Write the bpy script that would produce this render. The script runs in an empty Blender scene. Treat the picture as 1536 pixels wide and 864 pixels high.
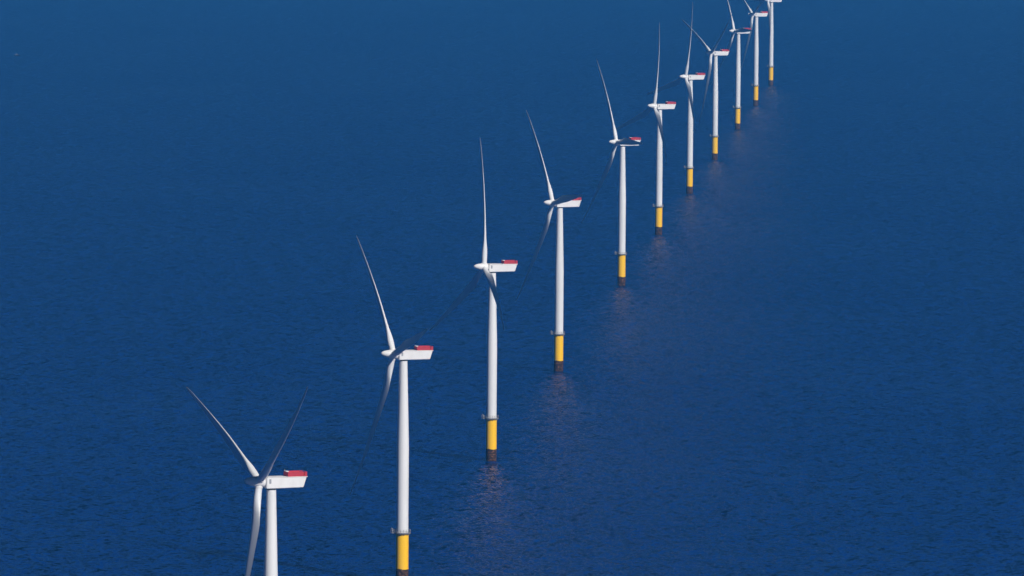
import bpy, math, random
from mathutils import Matrix, Vector

sc = bpy.context.scene
R = math.radians

# ------------------------------------------------------------------ camera
CAM_H = 278.8
PITCH, ROLL = 0.0749081, 0.0080194
cam_d = bpy.data.cameras.new('camera')
cam_d.sensor_width = 36.0
cam_d.lens = 36.0 * 10000.0 / 1536.0
cam_d.clip_start = 1.0
cam_d.clip_end = 200000.0
cam = bpy.data.objects.new('camera', cam_d)
sc.collection.objects.link(cam)
fwd = Vector((0, math.cos(PITCH), -math.sin(PITCH)))
upv = Vector((0, math.sin(PITCH), math.cos(PITCH)))
rgt = Vector((1, 0, 0))
cr = rgt * math.cos(ROLL) + upv * math.sin(ROLL)
cu = -rgt * math.sin(ROLL) + upv * math.cos(ROLL)
m = Matrix((cr, cu, -fwd)).transposed().to_4x4()
m.translation = Vector((0, 0, CAM_H))
cam.matrix_world = m
sc.camera = cam
sc.render.resolution_x, sc.render.resolution_y = 1024, 576

# ------------------------------------------------------------------ sky, sun, exposure
SUN_EL, SUN_AZ = R(35), R(38.5)            # azimuth: from straight behind the camera round to the right
sun_dir = Vector((math.sin(SUN_AZ) * math.cos(SUN_EL), -math.cos(SUN_AZ) * math.cos(SUN_EL), math.sin(SUN_EL)))
world = bpy.data.worlds.new('World')
sc.world = world
world.use_nodes = True
wn, wl = world.node_tree.nodes, world.node_tree.links
bg = wn['Background']
sky = wn.new('ShaderNodeTexSky')
sky.sky_type = 'NISHITA'
sky.sun_disc = False
sky.sun_elevation = SUN_EL
sky.sun_rotation = math.atan2(sun_dir.x, sun_dir.y)
sky.altitude = 0
sky.air_density = 0.2
sky.dust_density = 0.0
sky.ozone_density = 10.0
wl.new(sky.outputs[0], bg.inputs[0])
bg.inputs[1].default_value = 0.05
sd = bpy.data.lights.new('sun', 'SUN')
sd.energy = 4.3
sd.angle = R(0.5)
sd.color = (1.0, 0.97, 0.92)
sun = bpy.data.objects.new('sun', sd)
sun.rotation_euler = sun_dir.to_track_quat('Z', 'Y').to_euler()
sun.location = (0, 0, 1000)
sc.collection.objects.link(sun)
sc.view_settings.view_transform = 'Standard'
sc.view_settings.look = 'None'
sc.view_settings.exposure = 0.14
sc.view_settings.gamma = 1.0
sc.view_settings.use_curve_mapping = False
sc.cycles.use_denoising = True
sc.cycles.denoiser = 'OPENIMAGEDENOISE'
sc.cycles.denoising_input_passes = 'RGB_ALBEDO_NORMAL'
sc.cycles.max_bounces = 6
sc.cycles.volume_bounces = 0
sc.cycles.use_light_tree = False

# ------------------------------------------------------------------ materials
def new_mat(name):
    mt = bpy.data.materials.new(name)
    mt.use_nodes = True
    return mt, mt.node_tree.nodes, mt.node_tree.links, mt.node_tree.nodes['Principled BSDF']

def paint(name, c0, c1, rough, scale, stretch=(1, 1, 1), lo=0.45, hi=0.75, spec=0.5):
    """painted or weathered surface: two tones mixed by a stretched noise in object space"""
    mt, n, l, p = new_mat(name)
    tc = n.new('ShaderNodeTexCoord')
    oi = n.new('ShaderNodeObjectInfo')
    mp = n.new('ShaderNodeMapping')
    mp.inputs['Scale'].default_value = stretch
    ad = n.new('ShaderNodeVectorMath'); ad.operation = 'ADD'
    cb = n.new('ShaderNodeCombineXYZ')
    mu = n.new('ShaderNodeMath'); mu.operation = 'MULTIPLY'; mu.inputs[1].default_value = 57.0
    l.new(oi.outputs['Random'], mu.inputs[0])
    l.new(mu.outputs[0], cb.inputs[0]); l.new(mu.outputs[0], cb.inputs[2])
    l.new(tc.outputs['Object'], ad.inputs[0]); l.new(cb.outputs[0], ad.inputs[1])
    l.new(ad.outputs[0], mp.inputs['Vector'])
    nz = n.new('ShaderNodeTexNoise')
    nz.inputs['Scale'].default_value = scale
    nz.inputs['Detail'].default_value = 5
    l.new(mp.outputs[0], nz.inputs['Vector'])
    rp = n.new('ShaderNodeValToRGB')
    rp.color_ramp.elements[0].position = lo
    rp.color_ramp.elements[1].position = hi
    rp.color_ramp.elements[0].color = (*c0, 1)
    rp.color_ramp.elements[1].color = (*c1, 1)
    l.new(nz.outputs[0], rp.inputs[0])
    l.new(rp.outputs[0], p.inputs['Base Color'])
    p.inputs['Roughness'].default_value = rough
    p.inputs['Specular IOR Level'].default_value = spec
    return mt

M = {}
M['white'] = paint('white_tower_paint', (.76, .75, .74), (.70, .69, .67), .45, .35, (1, 1, .12))
M['nacelle'] = paint('white_nacelle_paint', (.76, .745, .73), (.71, .69, .67), .45, .5, (1, 1, .5))
M['blade'] = paint('white_blade_coat', (.72, .72, .72), (.66, .66, .66), .5, .4, (1, 1, .15))
M['yellow'] = paint('yellow_marine_paint', (.95, .535, .004), (.90, .53, .04), .5, .5, (1, 1, .25), .5, .8, .3)
M['fouling'] = paint('marine_growth', (.030, .015, .010), (.20, .10, .055), .9, 1.1, (1, 1, 1.6), .46, .72, .12)
M['steel'] = paint('galvanised_steel', (.22, .22, .23), (.14, .14, .15), .5, 1.2)
M['dark'] = paint('dark_rubber_seal', (.03, .03, .035), (.05, .05, .05), .7, 1.0)
M['grille'] = paint('grey_grille', (.33, .34, .36), (.26, .27, .29), .6, 2.0)
M['red'] = paint('red_coated_mesh', (.50, .035, .05), (.40, .025, .04), .5, 1.5)
M['hull'] = paint('dark_blue_hull', (.02, .03, .06), (.03, .04, .07), .3, 1.0)
M['boat_white'] = paint('white_gelcoat', (.78, .78, .78), (.7, .7, .7), .3, 1.0)
M['cabin'] = paint('grey_blue_cabin_paint', (.09, .10, .12), (.07, .08, .10), .4, 1.0)

def sea_material():
    mt, n, l, p = new_mat('sea_water')
    geo = n.new('ShaderNodeNewGeometry')
    def slopes(scale, k, stretch, detail, rot=0.0, off=0.0):
        mp = n.new('ShaderNodeMapping')
        mp.inputs['Scale'].default_value = stretch
        mp.inputs['Rotation'].default_value = (0, 0, rot)
        mp.inputs['Location'].default_value = (off, off * .7, 0)
        l.new(geo.outputs['Position'], mp.inputs['Vector'])
        z = n.new('ShaderNodeTexNoise')
        z.noise_dimensions = '2D'
        z.inputs['Scale'].default_value = scale
        z.inputs['Detail'].default_value = detail
        z.inputs['Roughness'].default_value = .6
        l.new(mp.outputs[0], z.inputs['Vector'])
        s = n.new('ShaderNodeVectorMath'); s.operation = 'SUBTRACT'
        s.inputs[1].default_value = (.5, .5, .5)
        l.new(z.outputs['Color'], s.inputs[0])
        q = n.new('ShaderNodeVectorMath'); q.operation = 'SCALE'
        q.inputs['Scale'].default_value = k
        l.new(s.outputs[0], q.inputs[0])
        return q.outputs[0]
    def add(a, b):
        s = n.new('ShaderNodeVectorMath'); s.operation = 'ADD'
        l.new(a, s.inputs[0]); l.new(b, s.inputs[1])
        return s.outputs[0]
    small = add(add(slopes(2.6, .6, (1, .9, 1), 2.0, .3, 13.), slopes(1.1, .8, (1, .8, 1), 1.5, .3, 33.)), slopes(.42, 1.1, (.8, .9, 1), 1.5, .25, 71.))
    swell = slopes(.11, .5, (1, .6, 1), 2.0, .2, 5.)
    # slow patches of calmer and livelier water
    pm = n.new('ShaderNodeTexNoise'); pm.noise_dimensions = '2D'
    pm.inputs['Scale'].default_value = .004; pm.inputs['Detail'].default_value = 4
    l.new(geo.outputs['Position'], pm.inputs['Vector'])
    mr = n.new('ShaderNodeMapRange')
    mr.inputs['From Min'].default_value = .3; mr.inputs['From Max'].default_value = .7
    mr.inputs['To Min'].default_value = .86; mr.inputs['To Max'].default_value = 1.14
    l.new(pm.outputs[0], mr.inputs['Value'])
    sm = n.new('ShaderNodeVectorMath'); sm.operation = 'SCALE'
    l.new(small, sm.inputs[0]); l.new(mr.outputs[0], sm.inputs['Scale'])
    tot = add(sm.outputs[0], swell)
    fl = n.new('ShaderNodeVectorMath'); fl.operation = 'MULTIPLY'
    fl.inputs[1].default_value = (1, 1, 0)
    l.new(tot, fl.inputs[0])
    up = n.new('ShaderNodeVectorMath'); up.operation = 'ADD'; up.inputs[1].default_value = (0, 0, 1)
    l.new(fl.outputs[0], up.inputs[0])
    nm = n.new('ShaderNodeVectorMath'); nm.operation = 'NORMALIZE'
    l.new(up.outputs[0], nm.inputs[0])
    l.new(nm.outputs[0], p.inputs['Normal'])
    p.inputs['Base Color'].default_value = (.0005, .027, .165, 1)
    p.inputs['Roughness'].default_value = .1
    p.inputs['Subsurface Weight'].default_value = .3
    p.inputs['Subsurface Radius'].default_value = (1, 1, 1)
    p.inputs['Subsurface Scale'].default_value = 80.0
    p.inputs['IOR'].default_value = 1.333
    mt.cycles.use_bump_map_correction = False   # wave slopes are real slopes, not bumps
    p.inputs['Specular IOR Level'].default_value = .42
    p.inputs['Specular Tint'].default_value = (.42, .9, .95, 1)
    return mt
M['sea'] = sea_material()

# ------------------------------------------------------------------ mesh helpers
class MB:
    def __init__(self):
        self.v, self.f = [], []
    def loft(self, rings, cap0=True, cap1=True, closed=True):
        base = len(self.v)
        k = len(rings[0])
        for r in rings:
            self.v += [tuple(p) for p in r]
        for i in range(len(rings) - 1):
            for j in range(k if closed else k - 1):
                a = base + i * k + j
                b = base + i * k + (j + 1) % k
                self.f.append((a, b, b + k, a + k))
        if cap0: self.f.append(tuple(base + j for j in reversed(range(k))))
        if cap1: self.f.append(tuple(base + (len(rings) - 1) * k + j for j in range(k)))
        return self
    def lathe(self, prof, n=48, cap0=True, cap1=True, c=(0, 0)):
        rings = []
        for r, z in prof:
            rings.append([(c[0] + r * math.cos(2 * math.pi * j / n), c[1] + r * math.sin(2 * math.pi * j / n), z) for j in range(n)])
        return self.loft(rings, cap0, cap1)
    def box(self, lo, hi):
        x0, y0, z0 = lo; x1, y1, z1 = hi
        return self.loft([[(x0, y0, z0), (x1, y0, z0), (x1, y1, z0), (x0, y1, z0)],
                          [(x0, y0, z1), (x1, y0, z1), (x1, y1, z1), (x0, y1, z1)]])
    def bar(self, a, b, r, n=6):
        a, b = Vector(a), Vector(b)
        d = (b - a).normalized()
        u = d.orthogonal().normalized(); w = d.cross(u)
        ring = lambda p: [p + (u * math.cos(2 * math.pi * j / n) + w * math.sin(2 * math.pi * j / n)) * r for j in range(n)]
        return self.loft([ring(a), ring(b)])
    def path(self, pts, r, closed=False):
        for i in range(len(pts) - (0 if closed else 1)):
            self.bar(pts[i], pts[(i + 1) % len(pts)], r)
        return self
    def build(self, name, mat, parent=None, smooth=True, angle=35, bevel=0):
        me = bpy.data.meshes.new(name)
        me.from_pydata(self.v, [], self.f)
        me.validate()
        import bmesh
        bm = bmesh.new(); bm.from_mesh(me)
        bmesh.ops.recalc_face_normals(bm, faces=bm.faces)
        if bevel:
            es = [e for e in bm.edges if len(e.link_faces) == 2 and e.calc_face_angle() > R(30)]
            bmesh.ops.bevel(bm, geom=es, offset=bevel, segments=3, affect='EDGES', profile=.5)
        bm.to_mesh(me); bm.free()
        if smooth:
            for p in me.polygons: p.use_smooth = True
            me.set_sharp_from_angle(angle=R(angle))
        me.materials.append(mat)
        o = bpy.data.objects.new(name, me)
        sc.collection.objects.link(o)
        if parent: o.parent = parent
        return o

def empty(name, loc=(0, 0, 0), rz=0.0):
    o = bpy.data.objects.new(name, None)
    o.empty_display_size = 5
    o.location = loc
    o.rotation_euler = (0, 0, rz)
    sc.collection.objects.link(o)
    return o

def tag(o, label=None, cat=None, group=None, kind=None):
    for k, v in (('label', label), ('category', cat), ('group', group), ('kind', kind)):
        if v: o[k] = v
    return o

# ------------------------------------------------------------------ the sea and the air over it
def make_sea():
    n, r = 96, 70000.0
    b = MB()
    b.v = [(r * math.cos(2 * math.pi * j / n), r * math.sin(2 * math.pi * j / n), 0) for j in range(n)]
    b.f = [tuple(range(n))]
    return tag(b.build('sea', M['sea'], smooth=False), kind='structure')
make_sea()

HAZE = 5.4e-5
def make_haze():
    b = MB().box((-75000, -75000, -1.0), (75000, 75000, 300.0))
    mt = bpy.data.materials.new('sea_haze')
    mt.use_nodes = True
    n, l = mt.node_tree.nodes, mt.node_tree.links
    n.remove(n['Principled BSDF'])
    v = n.new('ShaderNodeVolumePrincipled')
    v.inputs['Color'].default_value = (.06, .41, 1.0, 1)
    v.inputs['Density'].default_value = HAZE
    l.new(v.outputs[0], n['Material Output'].inputs['Volume'])
    return tag(b.build('haze', mt, smooth=False), kind='stuff')
make_haze()

# ------------------------------------------------------------------ one wind turbine
# local frame: -X is upwind (where the hub points), -Y the side nearer the camera
HUB_C = Vector((-3.72, 0, 80.7))
TILT = R(5.5)
BLADE_R = 53.5

def blade_mesh():
    b = MB()
    n = 36
    st = [0.9, 1.0, 1.6, 2.4, 3.4, 4.6, 6, 7.5, 9, 10.5, 12, 14, 16.5, 19, 22, 25, 28, 31, 34, 37, 40, 43, 46, 48.5, 50.5, 52, 52.9, 53.3, 53.5]
    def lerp(tab, r):
        for (a, x), (c, y) in zip(tab, tab[1:]):
            if r <= c:
                t = (r - a) / (c - a)
                return x + (y - x) * t
        return tab[-1][1]
    chord = [(0, 2.1), (3, 2.1), (6, 2.55), (9, 3.35), (12, 3.95), (14, 3.95), (20, 3.55), (30, 2.8), (40, 1.85), (48, 1.25), (51, .95), (52.5, .65), (53.2, .35), (53.5, .12)]
    thick = [(0, 1.0), (3, 1.0), (6, .74), (9, .50), (12, .34), (16, .27), (25, .23), (40, .18), (53.5, .15)]
    rings = []
    for r in st:
        c, tc = lerp(chord, r), lerp(thick, r)
        w = min(1.0, max(0.0, (tc - .36) / .64)); w = w * w * (3 - 2 * w)      # 1 = circle
        tau = R(3.0 + 12.0 * max(0.0, 1 - r / 50.0) ** 1.4)
        bend = -math.tan(R(3.0)) * r - 3.1 * (r / BLADE_R) ** 2.2              # coned and curved upwind
        ring = []
        for j in range(n):
            a = 2 * math.pi * j / n
            x = .5 * (1 + math.cos(a))                                       # 0 leading .. 1 trailing
            sgn = 1 if math.sin(a) >= 0 else -1
            yt = 5 * tc * (.2969 * math.sqrt(max(x, 0)) - .1260 * x - .3516 * x * x + .2843 * x ** 3 - .1036 * x ** 4)
            camb = .03 * 4 * x * (1 - x)
            af_s = x * c - min(1.05, .32 * c)
            af_n = (sgn * yt * (1.0 if sgn > 0 else .85) + camb) * c
            ci_s, ci_n = .5 * c * math.cos(a), .5 * c * math.sin(a)
            s = ci_s * w + af_s * (1 - w)
            q = ci_n * w + af_n * (1 - w)
            # chord runs along +Y (trailing), suction side towards +X; turn the leading edge upwind
            px, py = q, s
            ct, si = math.cos(-tau), math.sin(-tau)
            ring.append((px * ct - py * si + bend, px * si + py * ct, r))
        rings.append(ring)
    b.loft(rings)
    return b

def make_turbine():
    root = empty('wind_turbine')
    # foundation
    b = MB().lathe([(2.22, -12), (2.22, 0), (2.24, 4.0), (2.22, 4.9), (2.18, 5.1)], cap0=True, cap1=True)
    b.build('monopile', M['fouling'], root)
    b = MB()
    rings = []
    nn = 64
    rnd = random.Random(4)
    low = [5.02 + .16 * math.sin(2 * math.pi * j / nn * 2 + 1) + .10 * math.sin(2 * math.pi * j / nn * 5) + .06 * rnd.random() for j in range(nn)]
    for k, (r, z) in enumerate([(2.21, 0), (2.21, 10.0), (2.21, 13.0), (2.24, 13.02), (2.24, 13.14), (2.21, 13.16), (2.21, 17.0), (2.34, 17.05), (2.34, 17.35)]):
        rings.append([(r * math.cos(2 * math.pi * j / nn), r * math.sin(2 * math.pi * j / nn), low[j] if k == 0 else z) for j in range(nn)])
    b.loft(rings).build('transition_piece', M['yellow'], root)
    # platform: ring deck with brackets, a square landing bay and a handrail
    pz = 17.85
    b = MB().lathe([(2.1, pz - .34), (2.85, pz - .34), (2.95, pz - .27), (2.95, pz), (2.1, pz)], n=48, cap0=False, cap1=False)
    for k in range(10):
        a = 2 * math.pi * k / 10 + .2
        c, s = math.cos(a), math.sin(a)
        b.bar((2.2 * c, 2.2 * s, pz - .95), (2.8 * c, 2.8 * s, pz - .34), .07)
    b.box((-3.8, -.1, pz - .22), (-2.6, 1.7, pz - .01))
    b.lathe([(2.12, pz - .52), (2.44, pz - .52), (2.44, pz - .35), (2.12, pz - .35)], n=48, cap0=False, cap1=False)
    pl = b.build('platform', M['steel'], root)
    b = MB()
    rr = 2.87
    N = 18
    ang = [2 * math.pi * k / N for k in range(N)]
    pts = lambda z: [(rr * math.cos(a), rr * math.sin(a), z) for a in ang]
    for p in pts(pz): b.bar(p, (p[0], p[1], pz + 1.15), .055)
    for z in (pz + .6, pz + 1.13): b.path(pts(z), .04, True)
    b.lathe([(rr + .05, pz), (rr + .05, pz + .16), (rr + .02, pz + .16), (rr + .02, pz)], n=48, cap0=False, cap1=False)
    q = [(-3.75, -.05), (-3.75, .8), (-3.75, 1.65), (-2.6, 1.65)]
    for x, y in q: b.bar((x, y, pz), (x, y, pz + 1.15), .055)
    for z in (pz + .6, pz + 1.13): b.path([(x, y, z) for x, y in [(-2.86, -.05)] + q], .04)
    b.build('railing', M['steel'], pl)
    b = MB().bar((-3.5, .2, pz), (-3.5, .2, pz + 1.5), .11, 10)
    b.bar((-3.5, .2, pz + 1.45), (-4.1, -.1, pz + 1.75), .08, 8)
    b.bar((-4.08, -.09, pz + 1.7), (-4.08, -.09, pz + 1.3), .03)
    b.box((-3.67, .05, pz + .7), (-3.33, .35, pz + 1.1))
    b.build('davit_crane', M['grille'], pl)
    # tower: straight lower part, tapered upper part
    b = MB().lathe([(2.1, 17.3), (2.1, 17.9), (2.18, 17.95), (2.18, 18.15), (2.1, 18.2), (2.1, 32.9), (2.12, 32.93), (2.12, 33.07), (2.1, 33.1), (2.1, 48),
                    (2.06, 50), (2.00, 52.9), (2.015, 52.93), (2.005, 53.07), (1.985, 53.1), (1.40, 77.4), (1.40, 78.3)], n=64)
    tw = b.build('tower', M['white'], root, angle=25)
    # yaw bearing
    MB().lathe([(1.30, 78.3), (1.30, 78.85)], n=48).build('yaw_bearing', M['dark'], root)
    # nacelle body: side profile swept across its width
    def ring(x, zb, zt, hw, ch=.30):
        return [(x, -hw + ch, zb), (x, hw - ch, zb), (x, hw, zb + ch), (x, hw, zt - ch), (x, hw - ch, zt), (x, -hw + ch, zt), (x, -hw, zt - ch), (x, -hw, zb + ch)]
    b = MB()
    r0 = ring(-2.15, 78.88, 81.80, 1.68)
    r1 = ring(-1.95, 78.74, 81.95, 1.88, .16)
    r2 = [(9.0 + (10.05 - 9.0) * (z - 78.68) / (81.85 - 78.68), y, z) for (x, y, z) in ring(0, 78.80, 81.85, 1.88, .16)]
    r3 = [(9.12 + (10.17 - 9.12) * (z - 78.68) / (81.85 - 78.68), y, z) for (x, y, z) in ring(0, 78.90, 81.75, 1.76, .16)]
    b.loft([r0, r1, r2, r3])
    na = b.build('nacelle', M['nacelle'], root, angle=20)
    # roof cover that overhangs the rear
    b = MB()
    lo = [(-1.9, -1.95), (10.42, -1.95), (10.42, 1.95), (-1.9, 1.95)]
    b.loft([[(x, y, 81.90 - .012 * (x + 1.9) + .02) for x, y in lo], [(x, y, 82.08 - .012 * (x + 1.9) + .02) for x, y in lo]])
    b.build('roof_cover', M['nacelle'], na, bevel=.05)
    b = MB().box((-1.35, -1.905, 80.2), (-.75, -1.875, 81.5))
    for k in range(6): b.box((-1.35, -1.935, 80.25 + k * .21), (-.75, -1.90, 80.36 + k * .21))
    b.build('side_vent', M['grille'], na, smooth=False)
    # red basket on the roof
    z0 = 82.0
    b = MB()
    X0, X1, Y0 = 4.5, 10.25, 1.7
    b.box((X0, -Y0, z0), (X1, Y0, z0 + .12))
    zt = z0 + 1.28
    for y in (-Y0, Y0):
        b.box((X0, y - .03, z0 + .12), (X1 - .9, y + .03, zt - .06))
        b.box((X1 - .72, y - .03, z0 + .12), (X1, y + .03, zt - .12))
        for k in range(13):
            x = X0 + k * (X1 - X0) / 12
            b.bar((x, y * 1.03, z0), (x, y * 1.03, zt), .05)
        b.bar((X0, y, zt), (X1, y, zt), .06)
    b.box((X0 - .03, -Y0 + .06, z0 + .12), (X0 + .03, Y0 - .06, zt - .06))
    b.box((X1 - .03, -Y0 + .06, z0 + .12), (X1 + .03, Y0 - .06, zt - .3))
    for x in (X0, X1): b.bar((x, -Y0, zt), (x, Y0, zt), .06)
    b.build('hoist_basket', M['red'], na, smooth=False)
    b = MB().box((X0 + .06, .3, zt - .1), (X0 + 1.0, 1.6, zt + .16))
    b.bar((X0 + .2, 1.5, zt), (X0 + .2, 1.5, zt + .5), .05)
    b.build('wind_sensor_box', M['boat_white'], na, smooth=False)
    # neck between nacelle and hub
    def axial(prof, nseg=40):
        rings = []
        for x, r in prof:
            rings.append([(x, r * math.cos(2 * math.pi * j / nseg), r * math.sin(2 * math.pi * j / nseg)) for j in range(nseg)])
        return rings
    rot = Matrix.Translation(HUB_C) @ Matrix.Rotation(TILT, 4, 'Y')
    b = MB().loft(axial([(1.9, 1.45), (1.62, 1.50), (1.52, 1.42), (1.3, 1.30)]))
    nk = b.build('main_bearing', M['nacelle'], root)
    nk.matrix_local = rot
    # hub with its nose cone and three blade sockets
    b = MB().loft(axial([(1.42, 1.30), (1.40, 1.46), (1.2, 1.56), (.4, 1.62), (-.6, 1.60), (-1.5, 1.46), (-2.5, 1.22), (-3.4, .96), (-4.0, .70), (-4.34, .46), (-4.50, .22), (-4.54, .04)]))
    for k in range(3):
        a = 2 * math.pi * k / 3
        mt = Matrix.Rotation(a, 4, 'X') @ Matrix.Rotation(R(-3.0), 4, 'Y')
        rings = []
        for r, z in [(1.16, .3), (1.16, 1.78), (1.10, 1.84)]:
            rings.append([mt @ Vector((r * math.cos(2 * math.pi * j / 32), r * math.sin(2 * math.pi * j / 32), z)) for j in range(32)])
        b.loft(rings)
    hub = b.build('hub', M['nacelle'], root)
    # blades, the first built and the other two copied
    bl = blade_mesh().build('blade', M['blade'], root, angle=40)
    blades = [bl]
    for k in range(2):
        c = bl.copy(); sc.collection.objects.link(c); c.parent = root
        blades.append(c)
    return root

def set_rotor(root, phi):
    """phi: angle of the first blade from straight up towards the far side"""
    base = Matrix.Translation(HUB_C) @ Matrix.Rotation(TILT, 4, 'Y')
    k = 0
    for ch in root.children:
        nm = ch.name.split('.')[0]
        if nm == 'blade':
            ch.matrix_local = base @ Matrix.Rotation(-R(phi + 120 * k), 4, 'X')
            k += 1
        elif nm == 'hub':
            ch.matrix_local = base @ Matrix.Rotation(-R(phi), 4, 'X')

def copy_tree(o, parent=None):
    c = o.copy()
    sc.collection.objects.link(c)
    if parent:
        c.parent = parent
        c.matrix_parent_inverse = o.matrix_parent_inverse.copy()
    for ch in list(o.children):
        copy_tree(ch, c)
    return c

# where each stands (x, y in metres), its rotor's angle, its heading, its label
TURBINES = [
    (-68.3, 1894.6, 65.0, 23.8, 'largest wind turbine, its tower cut off by the bottom edge of the photo'),
    (-37.8, 2326.6, 43.5, 19.0, 'wind turbine whose yellow base touches the bottom edge, one dark blade rising over its nacelle'),
    (-8.1, 2755.0, 4.5, 19.5, 'third nearest wind turbine, one blade standing straight up, a pale one crossing its tower'),
    (22.6, 3185.6, 37.0, 20.5, 'fourth nearest wind turbine, dark level blade hiding most of its red roof basket'),
    (61.5, 3739.8, 31.5, 21.0, 'fifth nearest wind turbine, beyond the widest gap, dark level blade splitting its nacelle'),
    (91.6, 4171.3, -9.5, 22.0, 'sixth nearest wind turbine, just behind the one whose level blade splits its nacelle'),
    (122.1, 4600.3, -14.0, 22.0, 'seventh nearest wind turbine, upright blade crossed by slanting blade of the next one'),
    (152.1, 5022.8, 64.0, 22.0, 'small wind turbine with two blades raised in a V, fourth from the far end'),
    (184.4, 5478.3, 32.0, 21.0, 'third farthest wind turbine, its dark level blade reaching to the next tower'),
    (214.2, 5894.0, 58.0, 22.0, 'second farthest wind turbine, its blade running up right across the last nacelle'),
    (243.1, 6301.2, 90.0, 22.0, 'farthest wind turbine, its nacelle cut off by the top edge of the photo'),
]
proto = make_turbine()
for i, (x, y, phi, yaw, label) in enumerate(TURBINES):
    t = proto if i == 0 else copy_tree(proto)
    t.location = (x, y, 0)
    t.rotation_euler = (0, 0, R(yaw))
    set_rotor(t, phi)
    tag(t, label, 'wind turbine', 'wind turbines standing in a row in the sea')

# ------------------------------------------------------------------ the tiny boat far off on the left
def make_boat(loc, rz):
    root = empty('boat', loc, rz)
    tag(root, 'tiny dark boat with a pale cabin, alone on open water near the top left corner', 'boat')
    b = MB()
    rings = []
    for x, w, zb, zt in [(-2.9, .95, .0, .75), (-2.0, 1.08, -.25, .75), (0, 1.15, -.35, .8), (1.6, .9, -.3, .95), (2.6, .4, -.1, 1.1), (3.05, .05, .3, 1.2)]:
        rings.append([(x, -w, zt), (x, -w * .8, (zb + zt) * .4), (x, 0, zb), (x, w * .8, (zb + zt) * .4), (x, w, zt)])
    b.loft(rings).build('hull', M['hull'], root)
    b = MB()
    b.loft([[(-1.3, -.75, .72), (1.2, -.7, .72), (1.2, .7, .72), (-1.3, .75, .72)],
            [(-1.15, -.68, 2.0), (.6, -.6, 2.0), (.6, .6, 2.0), (-1.15, .68, 2.0)]])
    b.bar((-.5, 0, 1.95), (-.5, 0, 3.0), .05)
    b.build('cabin', M['cabin'], root, smooth=False, bevel=0)
    b = MB().box((-2.8, -.35, .7), (-2.35, .35, 1.25))
    b.build('engine', M['dark'], root, smooth=False)
    return root
make_boat((-511.0, 6852.0, 0), R(8))
